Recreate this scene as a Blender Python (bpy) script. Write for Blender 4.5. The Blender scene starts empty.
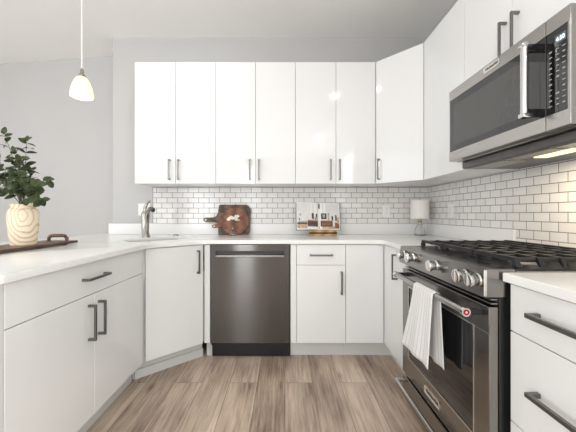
import bpy, bmesh, math, random
from mathutils import Vector, Matrix
random.seed(7)
PI = math.pi
S = bpy.context.scene
COL = S.collection

# ------------------------------------------------------------------ camera
cd = bpy.data.cameras.new('camera')
cd.sensor_width = 36.0
cd.lens = 305.0 / 576.0 * 36.0
cd.shift_x = 3.0 / 576.0
cd.shift_y = -2.0 / 576.0
cd.clip_start = 0.02
cam = bpy.data.objects.new('camera', cd)
cam.location = (0, 0, 1.10)
cam.rotation_euler = (PI / 2, 0, 0)
COL.objects.link(cam)
S.camera = cam

# ------------------------------------------------------------------ world, exposure, daylight, added fill
w = bpy.data.worlds.new('world')
S.world = w
w.use_nodes = True
bg = w.node_tree.nodes['Background']
bg.inputs['Color'].default_value = (0.93, 0.97, 1.0, 1)
bg.inputs['Strength'].default_value = 0.75
S.view_settings.view_transform = 'Standard'
S.view_settings.look = 'None'
S.view_settings.gamma = 1.0
S.view_settings.use_curve_mapping = False
S.view_settings.exposure = 0.60

def area(name, loc, rot, sx, sy, power, color=(1, 1, 1)):
    l = bpy.data.lights.new(name, 'AREA')
    l.shape = 'RECTANGLE'; l.size = sx; l.size_y = sy
    l.energy = power; l.color = color
    o = bpy.data.objects.new(name, l)
    o.location = loc; o.rotation_euler = rot
    COL.objects.link(o)
    return o
# front: the narrow window mirrored in the dishwasher; the rest are added fill lamps
area('daylight_front', (-1.14, -4.06, 1.3), (PI / 2, 0, 0), 0.56, 2.4, 30, (0.95, 0.98, 1.0))
area('fill_low', (-3.1, -4.06, 1.05), (PI / 2, 0, 0), 1.7, 1.8, 70, (0.95, 0.98, 1.0))  # added frontal fill, kept low so the wall cabinets don't mirror it
area('fill_side', (-4.56, -0.7, 1.4), (PI / 2, 0, -PI / 2), 5.4, 2.5, 39, (0.95, 0.98, 1.0))  # fill added from the dining side, at an assumed opening
area('fill_right', (1.56, -2.3, 1.4), (PI / 2, 0, PI / 2), 2.6, 2.3, 88, (0.95, 0.98, 1.0))  # fill added to reach the left base doors and the back run

# ------------------------------------------------------------------ materials
def new_mat(name):
    m = bpy.data.materials.new(name); m.use_nodes = True
    nt = m.node_tree
    return m, nt, nt.nodes['Principled BSDF']

def mat(name, col, rough=0.5, metal=0.0, noise=0.0, nscale=(20, 20, 20), bump=0.0, coat=0.0,
        emit=None, estr=0.0, trans=0.0, ior=1.5, spec=None, rvar=0.0):
    m, nt, b = new_mat(name)
    b.inputs['Base Color'].default_value = (*col, 1)
    b.inputs['Roughness'].default_value = rough
    b.inputs['Metallic'].default_value = metal
    b.inputs['IOR'].default_value = ior
    b.inputs['Coat Weight'].default_value = coat
    b.inputs['Coat Roughness'].default_value = 0.04
    b.inputs['Transmission Weight'].default_value = trans
    if spec is not None: b.inputs['Specular IOR Level'].default_value = spec
    if emit:
        b.inputs['Emission Color'].default_value = (*emit, 1)
        b.inputs['Emission Strength'].default_value = estr
    if noise or bump or rvar:
        tc = nt.nodes.new('ShaderNodeTexCoord'); mp = nt.nodes.new('ShaderNodeMapping')
        mp.inputs['Scale'].default_value = nscale
        nz = nt.nodes.new('ShaderNodeTexNoise'); nz.inputs['Scale'].default_value = 1.0
        nz.inputs['Detail'].default_value = 4
        nt.links.new(tc.outputs['Object'], mp.inputs['Vector']); nt.links.new(mp.outputs['Vector'], nz.inputs['Vector'])
        if noise:
            cr = nt.nodes.new('ShaderNodeValToRGB')
            cr.color_ramp.elements[0].position = 0.3; cr.color_ramp.elements[1].position = 0.7
            cr.color_ramp.elements[0].color = (*[c * (1 - noise) for c in col], 1)
            cr.color_ramp.elements[1].color = (*[min(1, c * (1 + noise)) for c in col], 1)
            nt.links.new(nz.outputs['Fac'], cr.inputs['Fac']); nt.links.new(cr.outputs['Color'], b.inputs['Base Color'])
        if rvar:
            mr = nt.nodes.new('ShaderNodeMapRange')
            mr.inputs['To Min'].default_value = rough - rvar; mr.inputs['To Max'].default_value = rough + rvar
            nt.links.new(nz.outputs['Fac'], mr.inputs['Value']); nt.links.new(mr.outputs['Result'], b.inputs['Roughness'])
        if bump:
            bp = nt.nodes.new('ShaderNodeBump'); bp.inputs['Strength'].default_value = bump
            bp.inputs['Distance'].default_value = 0.002
            nt.links.new(nz.outputs['Fac'], bp.inputs['Height']); nt.links.new(bp.outputs['Normal'], b.inputs['Normal'])
    return m

M = {}
M['wall'] = mat('wall_paint', (0.505, 0.50, 0.492), 0.7, noise=0.01, nscale=(3, 3, 3), bump=0.03)
M['ceiling'] = mat('ceiling_paint', (0.90, 0.895, 0.885), 0.8, noise=0.01, nscale=(3, 3, 3))
M['white'] = mat('gloss_white_lacquer', (0.80, 0.805, 0.80), 0.07, noise=0.004, nscale=(2, 2, 2))
M['carcass'] = mat('carcass_white', (0.70, 0.70, 0.685), 0.45, noise=0.004, nscale=(2, 2, 2))
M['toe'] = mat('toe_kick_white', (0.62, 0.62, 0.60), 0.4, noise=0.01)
M['quartz'] = mat('white_quartz', (0.84, 0.837, 0.825), 0.18, noise=0.006, nscale=(9, 9, 9))
M['nickel'] = mat('brushed_nickel_pull', (0.20, 0.195, 0.19), 0.35, 1.0, noise=0.06, nscale=(60, 60, 60))
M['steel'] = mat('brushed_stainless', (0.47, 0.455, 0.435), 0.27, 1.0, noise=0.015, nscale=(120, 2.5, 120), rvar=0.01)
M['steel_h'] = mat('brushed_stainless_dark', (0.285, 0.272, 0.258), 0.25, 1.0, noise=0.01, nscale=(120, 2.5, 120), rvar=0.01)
def aniso(name, col, rough, an, rot):
    m = mat(name, col, rough, 1.0, noise=0.02, nscale=(3, 300, 200))
    b = m.node_tree.nodes['Principled BSDF']; tg = m.node_tree.nodes.new('ShaderNodeTangent')
    tg.direction_type = 'RADIAL'; tg.axis = 'Z'
    b.inputs['Anisotropic'].default_value = an; b.inputs['Anisotropic Rotation'].default_value = rot
    m.node_tree.links.new(tg.outputs[0], b.inputs['Tangent'])
    return m
M['steel_dw'] = aniso('dark_vertical_brushed_stainless', (0.13, 0.125, 0.121), 0.2, 0.985, 0.25)
M['chrome'] = mat('polished_chrome', (0.68, 0.68, 0.68), 0.08, 1.0, noise=0.02)
M['faucet'] = mat('satin_nickel_faucet', (0.37, 0.35, 0.315), 0.2, 1.0, noise=0.04)
M['black'] = mat('black_enamel', (0.012, 0.012, 0.013), 0.3, noise=0.1)
M['iron'] = mat('cast_iron_grate', (0.012, 0.012, 0.012), 0.5, noise=0.2, nscale=(120, 120, 120), bump=0.15)
M['glass_black'] = mat('black_oven_glass', (0.006, 0.006, 0.007), 0.03, noise=0.05, spec=0.9)
M['glass_grey'] = mat('dark_grey_mesh_glass', (0.04, 0.04, 0.038), 0.12, noise=0.1, nscale=(400, 400, 400), spec=0.9)
M['key'] = mat('printed_white_legend', (0.42, 0.42, 0.41), 0.5, noise=0.02)
M['red'] = mat('red_medallion', (0.35, 0.005, 0.012), 0.25, noise=0.05)
M['badge'] = mat('polished_badge', (0.82, 0.80, 0.76), 0.22, 1.0, noise=0.02)
M['letters'] = mat('dark_badge_letters', (0.05, 0.045, 0.045), 0.5, noise=0.1)
M['display'] = mat('lit_display', (0.03, 0.05, 0.06), 0.2, noise=0.05, emit=(0.35, 0.4, 0.42), estr=0.2)
M['digits'] = mat('lit_digits', (0.8, 0.9, 1.0), 0.4, noise=0.02, emit=(0.9, 0.97, 1.0), estr=0.9)
M['hood_lamp'] = mat('lit_lens', (1, 0.9, 0.6), 0.4, noise=0.02, emit=(1.0, 0.86, 0.50), estr=0.85)
M['filter'] = mat('grease_filter_mesh', (0.36, 0.34, 0.31), 0.4, 1.0, noise=0.5, nscale=(220, 220, 220), bump=0.5)
M['plastic'] = mat('white_plastic', (0.82, 0.82, 0.80), 0.35, noise=0.01)
M['slot'] = mat('outlet_slots', (0.25, 0.25, 0.25), 0.5, noise=0.05)
M['linen'] = mat('ivory_linen_shade', (0.84, 0.80, 0.755), 0.85, noise=0.03, nscale=(300, 300, 300), bump=0.2)
M['clear'] = mat('clear_glass', (0.97, 0.98, 0.98), 0.02, noise=0.002, trans=1.0, ior=1.45)
M['brass'] = mat('antique_brass', (0.36, 0.29, 0.18), 0.35, 1.0, noise=0.1)
M['pend_glass'] = mat('frosted_pendant_glass', (0.90, 0.80, 0.58), 0.4, noise=0.06, nscale=(9, 9, 16), emit=(1.0, 0.80, 0.48), estr=0.36)
M['bulb'] = mat('lit_bulb', (1, 0.95, 0.85), 0.4, noise=0.01, emit=(1.0, 0.90, 0.72), estr=3.0)
M['cord'] = mat('white_cord', (0.80, 0.79, 0.77), 0.6, noise=0.02)
M['page'] = mat('book_paper', (0.78, 0.775, 0.75), 0.5, noise=0.02)
M['page_wall'] = mat('printed_pale_wall', (0.66, 0.655, 0.63), 0.45, noise=0.05, nscale=(25, 25, 25))
M['p_dark'] = mat('printed_dark', (0.045, 0.035, 0.03), 0.45, noise=0.5, nscale=(90, 90, 90))
M['p_brown'] = mat('printed_brown', (0.20, 0.085, 0.045), 0.45, noise=0.5, nscale=(90, 90, 90))
M['p_tan'] = mat('printed_tan', (0.46, 0.31, 0.19), 0.45, noise=0.3, nscale=(60, 60, 60))
M['p_grey'] = mat('printed_grey', (0.36, 0.35, 0.33), 0.45, noise=0.4, nscale=(70, 70, 70))
M['cover'] = mat('book_cover_dark', (0.03, 0.03, 0.032), 0.4, noise=0.1)
M['stalk'] = mat('leaf_stalk', (0.10, 0.095, 0.05), 0.6, noise=0.2, nscale=(60, 60, 60))
M['petal'] = mat('cream_petal', (0.86, 0.82, 0.70), 0.6, noise=0.05)
M['can'] = mat('lit_downlight', (1, 0.97, 0.92), 0.4, noise=0.01, emit=(1.0, 0.96, 0.90), estr=14.0)
M['hood'] = mat('dark_grey_hood_metal', (0.16, 0.155, 0.15), 0.4, 1.0, noise=0.1)
M['rubber'] = mat('dark_foot', (0.03, 0.03, 0.03), 0.7, noise=0.1)

def wood_mat(name, c1, c2, scale, stretch, rough=0.4, wave=6.0, dist=4.0, rings=False, detail=2.0):
    m, nt, b = new_mat(name)
    tc = nt.nodes.new('ShaderNodeTexCoord'); mp = nt.nodes.new('ShaderNodeMapping')
    mp.inputs['Scale'].default_value = stretch
    wv = nt.nodes.new('ShaderNodeTexWave'); wv.wave_type = 'RINGS' if rings else 'BANDS'
    if rings:
        wv.rings_direction = 'Y'
        mp.vector_type = 'POINT'; mp.inputs['Rotation'].default_value = (0, 0, math.radians(-20)); mp.inputs['Location'].default_value = (-0.03, 0, -0.118)
    wv.inputs['Scale'].default_value = wave; wv.inputs['Distortion'].default_value = dist
    wv.inputs['Detail'].default_value = detail; wv.inputs['Detail Scale'].default_value = 0.9 if rings else 1.2
    nz = nt.nodes.new('ShaderNodeTexNoise'); nz.inputs['Scale'].default_value = scale; nz.inputs['Detail'].default_value = 5
    mx = nt.nodes.new('ShaderNodeMix'); mx.data_type = 'FLOAT'; mx.inputs[0].default_value = 0.4
    cr = nt.nodes.new('ShaderNodeValToRGB')
    cr.color_ramp.elements[0].position = 0.2; cr.color_ramp.elements[1].position = 0.42 if rings else 0.8
    cr.color_ramp.elements[0].color = (*c1, 1); cr.color_ramp.elements[1].color = (*c2, 1)
    L = nt.links.new
    L(tc.outputs['Object'], mp.inputs['Vector']); L(mp.outputs['Vector'], wv.inputs['Vector']); L(mp.outputs['Vector'], nz.inputs['Vector'])
    L(wv.outputs['Fac'], mx.inputs[2]); L(nz.outputs['Fac'], mx.inputs[3]); L(mx.outputs[0], cr.inputs['Fac'])
    L(cr.outputs['Color'], b.inputs['Base Color'])
    b.inputs['Roughness'].default_value = rough
    return m
M['vase_wood'] = wood_mat('pale_paulownia_wood', (0.58, 0.42, 0.26), (0.80, 0.69, 0.53), 7.0, (1.15, 1.0, 0.7), 0.6, wave=15.0, dist=6.0, rings=True, detail=1.5)
M['walnut'] = wood_mat('dark_walnut', (0.075, 0.036, 0.018), (0.19, 0.105, 0.058), 14, (6, 1, 6), 0.4, wave=3, dist=5)
M['board_dark'] = wood_mat('dark_acacia', (0.045, 0.023, 0.013), (0.155, 0.088, 0.048), 7, (1.5, 2, 9), 0.45, wave=2.0, dist=5)
M['board_red'] = wood_mat('red_acacia', (0.11, 0.036, 0.016), (0.27, 0.10, 0.045), 7, (1.5, 2, 9), 0.45, wave=2.0, dist=5)
M['stand_wood'] = wood_mat('golden_stand_wood', (0.36, 0.20, 0.07), (0.62, 0.42, 0.18), 12, (1, 3, 8), 0.35, wave=3, dist=3)

def floor_mat():
    m, nt, b = new_mat('oak_vinyl_planks'); L = nt.links.new
    tc = nt.nodes.new('ShaderNodeTexCoord')
    sp = nt.nodes.new('ShaderNodeSeparateXYZ'); cb = nt.nodes.new('ShaderNodeCombineXYZ')
    L(tc.outputs['Object'], sp.inputs[0]); L(sp.outputs['Y'], cb.inputs['X']); L(sp.outputs['X'], cb.inputs['Y'])
    br = nt.nodes.new('ShaderNodeTexBrick')
    br.offset = 0.37; br.offset_frequency = 2; br.squash = 1.0
    br.inputs['Color1'].default_value = (0, 0, 0, 1); br.inputs['Color2'].default_value = (1, 1, 1, 1)
    br.inputs['Mortar'].default_value = (0.5, 0.5, 0.5, 1)
    br.inputs['Scale'].default_value = 1.0; br.inputs['Mortar Size'].default_value = 0.0012
    br.inputs['Mortar Smooth'].default_value = 0.2
    br.inputs['Brick Width'].default_value = 1.22; br.inputs['Row Height'].default_value = 0.18
    L(cb.outputs[0], br.inputs['Vector'])
    # offset grain per plank
    ad = nt.nodes.new('ShaderNodeVectorMath'); ad.operation = 'MULTIPLY_ADD'
    ad.inputs[1].default_value = (7, 13, 3)
    L(br.outputs['Color'], ad.inputs[0]); L(tc.outputs['Object'], ad.inputs[2])
    mp = nt.nodes.new('ShaderNodeMapping'); mp.inputs['Scale'].default_value = (75, 3.2, 1)
    L(ad.outputs[0], mp.inputs['Vector'])
    n1 = nt.nodes.new('ShaderNodeTexNoise'); n1.inputs['Scale'].default_value = 1.0; n1.inputs['Detail'].default_value = 6; n1.inputs['Roughness'].default_value = 0.65
    n1.inputs['Distortion'].default_value = 0.6
    L(mp.outputs[0], n1.inputs['Vector'])
    mp2 = nt.nodes.new('ShaderNodeMapping'); mp2.inputs['Scale'].default_value = (9, 1.9, 1)
    L(ad.outputs[0], mp2.inputs['Vector'])
    n2 = nt.nodes.new('ShaderNodeTexNoise'); n2.inputs['Scale'].default_value = 1.0; n2.inputs['Detail'].default_value = 3
    L(mp2.outputs[0], n2.inputs['Vector'])
    cr = nt.nodes.new('ShaderNodeValToRGB')
    e = cr.color_ramp.elements
    e[0].position = 0.29; e[0].color = (0.155, 0.105, 0.076, 1)
    e[1].position = 0.66; e[1].color = (0.74, 0.605, 0.49, 1)
    x = e.new(0.5); x.color = (0.50, 0.39, 0.305, 1)
    mixf = nt.nodes.new('ShaderNodeMix'); mixf.data_type = 'FLOAT'; mixf.inputs[0].default_value = 0.46
    L(n1.outputs['Fac'], mixf.inputs[2]); L(n2.outputs['Fac'], mixf.inputs[3])
    sep = nt.nodes.new('ShaderNodeSeparateColor'); L(br.outputs['Color'], sep.inputs[0])
    mm = nt.nodes.new('ShaderNodeMath'); mm.operation = 'MULTIPLY_ADD'; mm.inputs[1].default_value = 0.13
    sb = nt.nodes.new('ShaderNodeMath'); sb.operation = 'SUBTRACT'; sb.inputs[1].default_value = 0.065
    L(sep.outputs[0], mm.inputs[0]); L(mixf.outputs[0], mm.inputs[2]); L(mm.outputs[0], sb.inputs[0])
    L(sb.outputs[0], cr.inputs['Fac'])
    # knots
    vo = nt.nodes.new('ShaderNodeTexVoronoi'); vo.inputs['Scale'].default_value = 1.0
    mpk = nt.nodes.new('ShaderNodeMapping'); mpk.inputs['Scale'].default_value = (6, 2.1, 1)
    L(ad.outputs[0], mpk.inputs['Vector']); L(mpk.outputs[0], vo.inputs['Vector'])
    kr = nt.nodes.new('ShaderNodeValToRGB'); kr.color_ramp.elements[0].position = 0.03; kr.color_ramp.elements[0].color = (0.3, 0.27, 0.24, 1)
    kr.color_ramp.elements[1].position = 0.15; kr.color_ramp.elements[1].color = (1, 1, 1, 1)
    L(vo.outputs['Distance'], kr.inputs['Fac'])
    ml = nt.nodes.new('ShaderNodeMix'); ml.data_type = 'RGBA'; ml.blend_type = 'MULTIPLY'; ml.inputs[0].default_value = 0.8
    L(cr.outputs[0], ml.inputs[6]); L(kr.outputs[0], ml.inputs[7])
    mo = nt.nodes.new('ShaderNodeMix'); mo.data_type = 'RGBA'
    mo.inputs[7].default_value = (0.10, 0.075, 0.058, 1)
    L(br.outputs['Fac'], mo.inputs[0]); L(ml.outputs[2], mo.inputs[6])
    L(mo.outputs[2], b.inputs['Base Color'])
    b.inputs['Roughness'].default_value = 0.42
    bp = nt.nodes.new('ShaderNodeBump'); bp.inputs['Strength'].default_value = 0.15; bp.inputs['Distance'].default_value = 0.002
    L(n1.outputs['Fac'], bp.inputs['Height']); L(bp.outputs[0], b.inputs['Normal'])
    return m
M['floor'] = floor_mat()

def tile_mat(name, axis, off):
    m, nt, b = new_mat(name); L = nt.links.new
    tc = nt.nodes.new('ShaderNodeTexCoord'); sp = nt.nodes.new('ShaderNodeSeparateXYZ'); cb = nt.nodes.new('ShaderNodeCombineXYZ')
    L(tc.outputs['Object'], sp.inputs[0]); L(sp.outputs[axis], cb.inputs['X']); L(sp.outputs['Z'], cb.inputs['Y'])
    ad = nt.nodes.new('ShaderNodeVectorMath'); ad.operation = 'ADD'; ad.inputs[1].default_value = off
    L(cb.outputs[0], ad.inputs[0])
    br = nt.nodes.new('ShaderNodeTexBrick'); br.offset = 0.5
    br.inputs['Color1'].default_value = (0.74, 0.72, 0.70, 1); br.inputs['Color2'].default_value = (0.81, 0.795, 0.775, 1)
    br.inputs['Mortar'].default_value = (0.23, 0.208, 0.195, 1)
    br.inputs['Scale'].default_value = 1.0; br.inputs['Mortar Size'].default_value = 0.0023; br.inputs['Mortar Smooth'].default_value = 0.15
    br.inputs['Brick Width'].default_value = 0.1016; br.inputs['Row Height'].default_value = 0.0495
    L(ad.outputs[0], br.inputs['Vector']); L(br.outputs['Color'], b.inputs['Base Color'])
    mr = nt.nodes.new('ShaderNodeMapRange'); mr.inputs['To Min'].default_value = 0.15; mr.inputs['To Max'].default_value = 0.8
    L(br.outputs['Fac'], mr.inputs['Value']); L(mr.outputs[0], b.inputs['Roughness'])
    bp = nt.nodes.new('ShaderNodeBump'); bp.invert = True; bp.inputs['Strength'].default_value = 0.5; bp.inputs['Distance'].default_value = 0.002
    L(br.outputs['Fac'], bp.inputs['Height']); L(bp.outputs[0], b.inputs['Normal'])
    return m
TZ = 1.009
M['tile_back'] = tile_mat('subway_tile_back', 'X', (0.02, -TZ + 0.0495 * 21, 0))
M['tile_right'] = tile_mat('subway_tile_right', 'Y', (0.0, -TZ + 0.0495 * 21, 0))

def towel_mat():
    m, nt, b = new_mat('striped_towel_cloth'); L = nt.links.new
    tc = nt.nodes.new('ShaderNodeTexCoord')
    uv = nt.nodes.new('ShaderNodeSeparateXYZ'); L(tc.outputs['UV'], uv.inputs[0])
    ml = nt.nodes.new('ShaderNodeMath'); ml.operation = 'MULTIPLY'; ml.inputs[1].default_value = 9.0
    fr = nt.nodes.new('ShaderNodeMath'); fr.operation = 'FRACT'
    L(uv.outputs[0], ml.inputs[0]); L(ml.outputs[0], fr.inputs[0])
    cr = nt.nodes.new('ShaderNodeValToRGB'); cr.color_ramp.interpolation = 'CONSTANT'
    cr.color_ramp.elements[0].color = (0.80, 0.795, 0.775, 1)
    cr.color_ramp.elements[1].position = 0.82; cr.color_ramp.elements[1].color = (0.60, 0.61, 0.63, 1)
    L(fr.outputs[0], cr.inputs['Fac']); L(cr.outputs[0], b.inputs['Base Color'])
    b.inputs['Roughness'].default_value = 0.9
    nz = nt.nodes.new('ShaderNodeTexNoise'); nz.inputs['Scale'].default_value = 400
    L(tc.outputs['Object'], nz.inputs['Vector'])
    bp = nt.nodes.new('ShaderNodeBump'); bp.inputs['Strength'].default_value = 0.3; bp.inputs['Distance'].default_value = 0.001
    L(nz.outputs['Fac'], bp.inputs['Height']); L(bp.outputs[0], b.inputs['Normal'])
    return m
M['towel'] = towel_mat()

def leaf_mat():
    m, nt, b = new_mat('eucalyptus_leaf'); L = nt.links.new
    tc = nt.nodes.new('ShaderNodeTexCoord'); nz = nt.nodes.new('ShaderNodeTexNoise')
    nz.inputs['Scale'].default_value = 22; nz.inputs['Detail'].default_value = 3
    L(tc.outputs['Object'], nz.inputs['Vector'])
    cr = nt.nodes.new('ShaderNodeValToRGB')
    cr.color_ramp.elements[0].position = 0.36; cr.color_ramp.elements[0].color = (0.014, 0.027, 0.008, 1)
    cr.color_ramp.elements[1].position = 0.68; cr.color_ramp.elements[1].color = (0.08, 0.105, 0.04, 1)
    L(nz.outputs['Fac'], cr.inputs['Fac']); L(cr.outputs[0], b.inputs['Base Color'])
    b.inputs['Roughness'].default_value = 0.55; b.inputs['Specular IOR Level'].default_value = 0.3
    return m
M['leaf'] = leaf_mat()

# ------------------------------------------------------------------ mesh helpers
def box(bm, x0, x1, y0, y1, z0, z1, bev=0.0, seg=2, mx=None):
    vs = [bm.verts.new(c) for c in ((x0, y0, z0), (x1, y0, z0), (x1, y1, z0), (x0, y1, z0),
                                    (x0, y0, z1), (x1, y0, z1), (x1, y1, z1), (x0, y1, z1))]
    fs = [bm.faces.new([vs[i] for i in f]) for f in ((3, 2, 1, 0), (4, 5, 6, 7), (0, 1, 5, 4), (1, 2, 6, 5), (2, 3, 7, 6), (3, 0, 4, 7))]
    if mx is not None: bmesh.ops.transform(bm, matrix=mx, verts=vs)
    if bev > 0:
        es = list({e for f in fs for e in f.edges})
        bmesh.ops.bevel(bm, geom=es, offset=bev, segments=seg, affect='EDGES', profile=0.5)
    return bm

def prism(bm, poly, z0, z1, bev=0.0, seg=2):
    a = [bm.verts.new((x, y, z0)) for x, y in poly]; b = [bm.verts.new((x, y, z1)) for x, y in poly]
    n = len(poly)
    fs = [bm.faces.new(a[::-1]), bm.faces.new(b)]
    for i in range(n):
        j = (i + 1) % n
        fs.append(bm.faces.new((a[i], a[j], b[j], b[i])))
    bmesh.ops.recalc_face_normals(bm, faces=fs)
    if bev > 0:
        es = [e for e in fs[1].edges] + [e for e in fs[0].edges]
        bmesh.ops.bevel(bm, geom=es, offset=bev, segments=seg, affect='EDGES', profile=0.5)
    return bm

def lathe(bm, prof, loc=(0, 0, 0), seg=32, axis=(0, 0, 1)):
    q = Vector((0, 0, 1)).rotation_difference(Vector(axis).normalized()).to_matrix().to_4x4()
    T = Matrix.Translation(loc) @ q
    rings = []
    for r, z in prof:
        if r < 1e-6: rings.append([bm.verts.new(T @ Vector((0, 0, z)))])
        else: rings.append([bm.verts.new(T @ Vector((r * math.cos(2 * PI * k / seg), r * math.sin(2 * PI * k / seg), z))) for k in range(seg)])
    for a, b in zip(rings, rings[1:]):
        for k in range(seg):
            l = (k + 1) % seg
            if len(a) == 1 and len(b) == 1: continue
            if len(a) == 1: bm.faces.new((a[0], b[l], b[k]))
            elif len(b) == 1: bm.faces.new((a[k], a[l], b[0]))
            else: bm.faces.new((a[k], a[l], b[l], b[k]))
    return bm

def cyl(bm, p0, p1, r, seg=20, r2=None):
    d = Vector(p1) - Vector(p0); h = d.length; r2 = r if r2 is None else r2
    return lathe(bm, [(0, 0), (r, 0), (r2, h), (0, h)], p0, seg, d)

def tube(bm, pts, rad, seg=10, sx=1.0):
    pts = [Vector(p) for p in pts]; n = len(pts)
    rads = rad if isinstance(rad, (list, tuple)) else [rad] * n
    rings = []; up = None
    for i in range(n):
        t = (pts[min(i + 1, n - 1)] - pts[max(i - 1, 0)]).normalized()
        if up is None:
            up = Vector((0, 0, 1)) if abs(t.z) < 0.9 else Vector((0, 1, 0))
        u = (up - t * up.dot(t)).normalized(); v = t.cross(u); up = u
        rings.append([bm.verts.new(pts[i] + (u * math.cos(2 * PI * k / seg) + v * sx * math.sin(2 * PI * k / seg)) * rads[i]) for k in range(seg)])
    for a, b in zip(rings, rings[1:]):
        for k in range(seg):
            l = (k + 1) % seg
            bm.faces.new((a[k], a[l], b[l], b[k]))
    bm.faces.new(rings[0][::-1]); bm.faces.new(rings[-1])
    return bm

def smooth_path(ctrl, n=8):
    P = [Vector(c) for c in ctrl]; P = [P[0] * 2 - P[1]] + P + [P[-1] * 2 - P[-2]]
    out = []
    for i in range(1, len(P) - 2):
        a, b, c, d = P[i - 1:i + 3]
        for k in range(n):
            t = k / n
            out.append(0.5 * ((2 * b) + (c - a) * t + (2 * a - 5 * b + 4 * c - d) * t * t + (-a + 3 * b - 3 * c + d) * t ** 3))
    out.append(P[-2]); return out

def round_poly(poly, rad, n=6):
    out = []; N = len(poly)
    for i, p in enumerate(poly):
        r = rad.get(i, 0)
        if not r: out.append(tuple(p)); continue
        p = Vector(p); a = Vector(poly[i - 1]); b = Vector(poly[(i + 1) % N])
        da = (a - p).normalized(); db = (b - p).normalized()
        s = p + da * r; e = p + db * r
        for k in range(n + 1):
            t = k / n
            q = s * (1 - t) ** 2 + p * 2 * t * (1 - t) + e * t * t
            out.append((q.x, q.y))
    return out

def B(): return bmesh.new()

def finish(name, bm, m):
    bmesh.ops.recalc_face_normals(bm, faces=bm.faces)
    me = bpy.data.meshes.new(name)
    for f in bm.faces: f.smooth = True
    for e in bm.edges:
        if len(e.link_faces) == 2:
            an = e.calc_face_angle(0); a0, a1 = sorted(f.calc_area() for f in e.link_faces)
            if an > 0.42 or (an > 0.3 and a1 > 6 * a0 and a1 > 0.0004): e.smooth = False
    bm.to_mesh(me); bm.free()
    for mm in (m if isinstance(m, (list, tuple)) else [m]): me.materials.append(mm)
    o = bpy.data.objects.new(name, me); COL.objects.link(o)
    return o

def root_matrix(o):
    while o.parent: o = o.parent
    return Matrix.Translation(o.location) @ o.rotation_euler.to_matrix().to_4x4()

def part(parent, name, bm, m, label=None):
    """bm is in world coordinates"""
    bmesh.ops.transform(bm, matrix=root_matrix(parent).inverted(), verts=bm.verts)
    o = finish(name, bm, m); o.parent = parent
    if label: o['label'] = label
    return o

def thing(name, label, cat, loc, rz=0.0, group=None):
    o = bpy.data.objects.new(name, None); COL.objects.link(o)
    o.empty_display_size = 0.05
    o.location = loc; o.rotation_euler = (0, 0, rz)
    o['label'] = label; o['category'] = cat
    if group: o['group'] = group
    return o

def single(name, label, cat, bm, m, loc, group=None):
    bmesh.ops.translate(bm, vec=-Vector(loc), verts=bm.verts)
    o = finish(name, bm, m); o.location = loc
    o['label'] = label; o['category'] = cat
    if group: o['group'] = group
    return o

def struct(name, bm, m):
    o = finish(name, bm, m); o['kind'] = 'structure'; return o

def text_mesh(body, size, mx, depth=0.0006):
    cu = bpy.data.curves.new('lettering', 'FONT'); cu.body = body; cu.size = size
    cu.align_x = 'CENTER'; cu.align_y = 'CENTER'; cu.extrude = depth
    o = bpy.data.objects.new('lettering', cu); COL.objects.link(o)
    dg = bpy.context.evaluated_depsgraph_get()
    me = bpy.data.meshes.new_from_object(o.evaluated_get(dg))
    bm = B(); bm.from_mesh(me); bmesh.ops.transform(bm, matrix=mx, verts=bm.verts)
    bpy.data.objects.remove(o); bpy.data.meshes.remove(me); bpy.data.curves.remove(cu)
    return bm
def face_minus_x(x, y, z):   # text reading along -Y, facing -X
    return Matrix(((0, 0, -1, x), (-1, 0, 0, y), (0, 1, 0, z), (0, 0, 0, 1)))

def pull(parent, a, b, out, so=0.034, wd=0.012, mx=None):
    """square bar pull: a, b = bar ends on the door face (world), out = face normal"""
    a = Vector(a); b = Vector(b); out = Vector(out).normalized(); d = (b - a).normalized(); s = d.cross(out)
    bm = B(); h = wd / 2
    def bar(p, q, e1, e2, h1, h2):
        dd = (q - p).normalized(); vs = []
        F = Matrix((dd, e1, e2)).transposed().to_4x4(); F.translation = p
        box(bm, 0, (q - p).length, -h1, h1, -h2, h2, 0.0012, 1, F)
    bar(a + out * so, b + out * so, s, out, h, h * 0.8)
    for p in (a + d * h, b - d * h):
        bar(p, p + out * (so - h * 0.8 + 0.0005), s, d, h, h)
    return part(parent, 'handle', bm, M['nickel'])

# ------------------------------------------------------------------ levels
CT = 0.905; CB = 0.875; TOE = 0.125; DL = 0.714
YB = 2.95; XR = 1.375; CEIL = 2.804
XL = -0.93; YF = 2.305; XF = 0.748
UB = 1.358; UT = 2.39; YU = 2.59; XU = 1.045

# ------------------------------------------------------------------ setting
bm = B(); box(bm, -4.7, 1.6, -4.3, 4.2, -0.06, 0.0); struct('floor', bm, M['floor'])
bm = B(); box(bm, -4.7, 1.6, -4.3, 4.2, CEIL, CEIL + 0.08); struct('ceiling', bm, M['ceiling'])
bm = B(); box(bm, -1.665, 1.6, YB, 3.8, 0.0, CEIL); struct('wall_back', bm, M['wall'])
bm = B(); prism(bm, [(-4.6, 3.637), (-1.66, 3.265), (-1.66, 3.9), (-4.6, 3.9)], 0.0, CEIL); struct('wall_far', bm, M['wall'])
bm = B(); box(bm, XR, 1.6, -0.9, YB, 0.0, CEIL); box(bm, XR, 1.6, -4.2, -3.7, 0, CEIL); box(bm, XR, 1.6, -3.7, -0.9, 0, 0.15); box(bm, XR, 1.6, -3.7, -0.9, 2.65, CEIL)
struct('wall_right', bm, M['wall'])
bm = B()
box(bm, -4.6, -3.95, -4.2, -4.0, 0, CEIL); box(bm, -2.25, -1.42, -4.2, -4.0, 0, CEIL); box(bm, -0.86, XR, -4.2, -4.0, 0, CEIL)
box(bm, -1.42, -0.86, -4.2, -4.0, 0, 0.08); box(bm, -1.42, -0.86, -4.2, -4.0, 2.55, CEIL)
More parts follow.
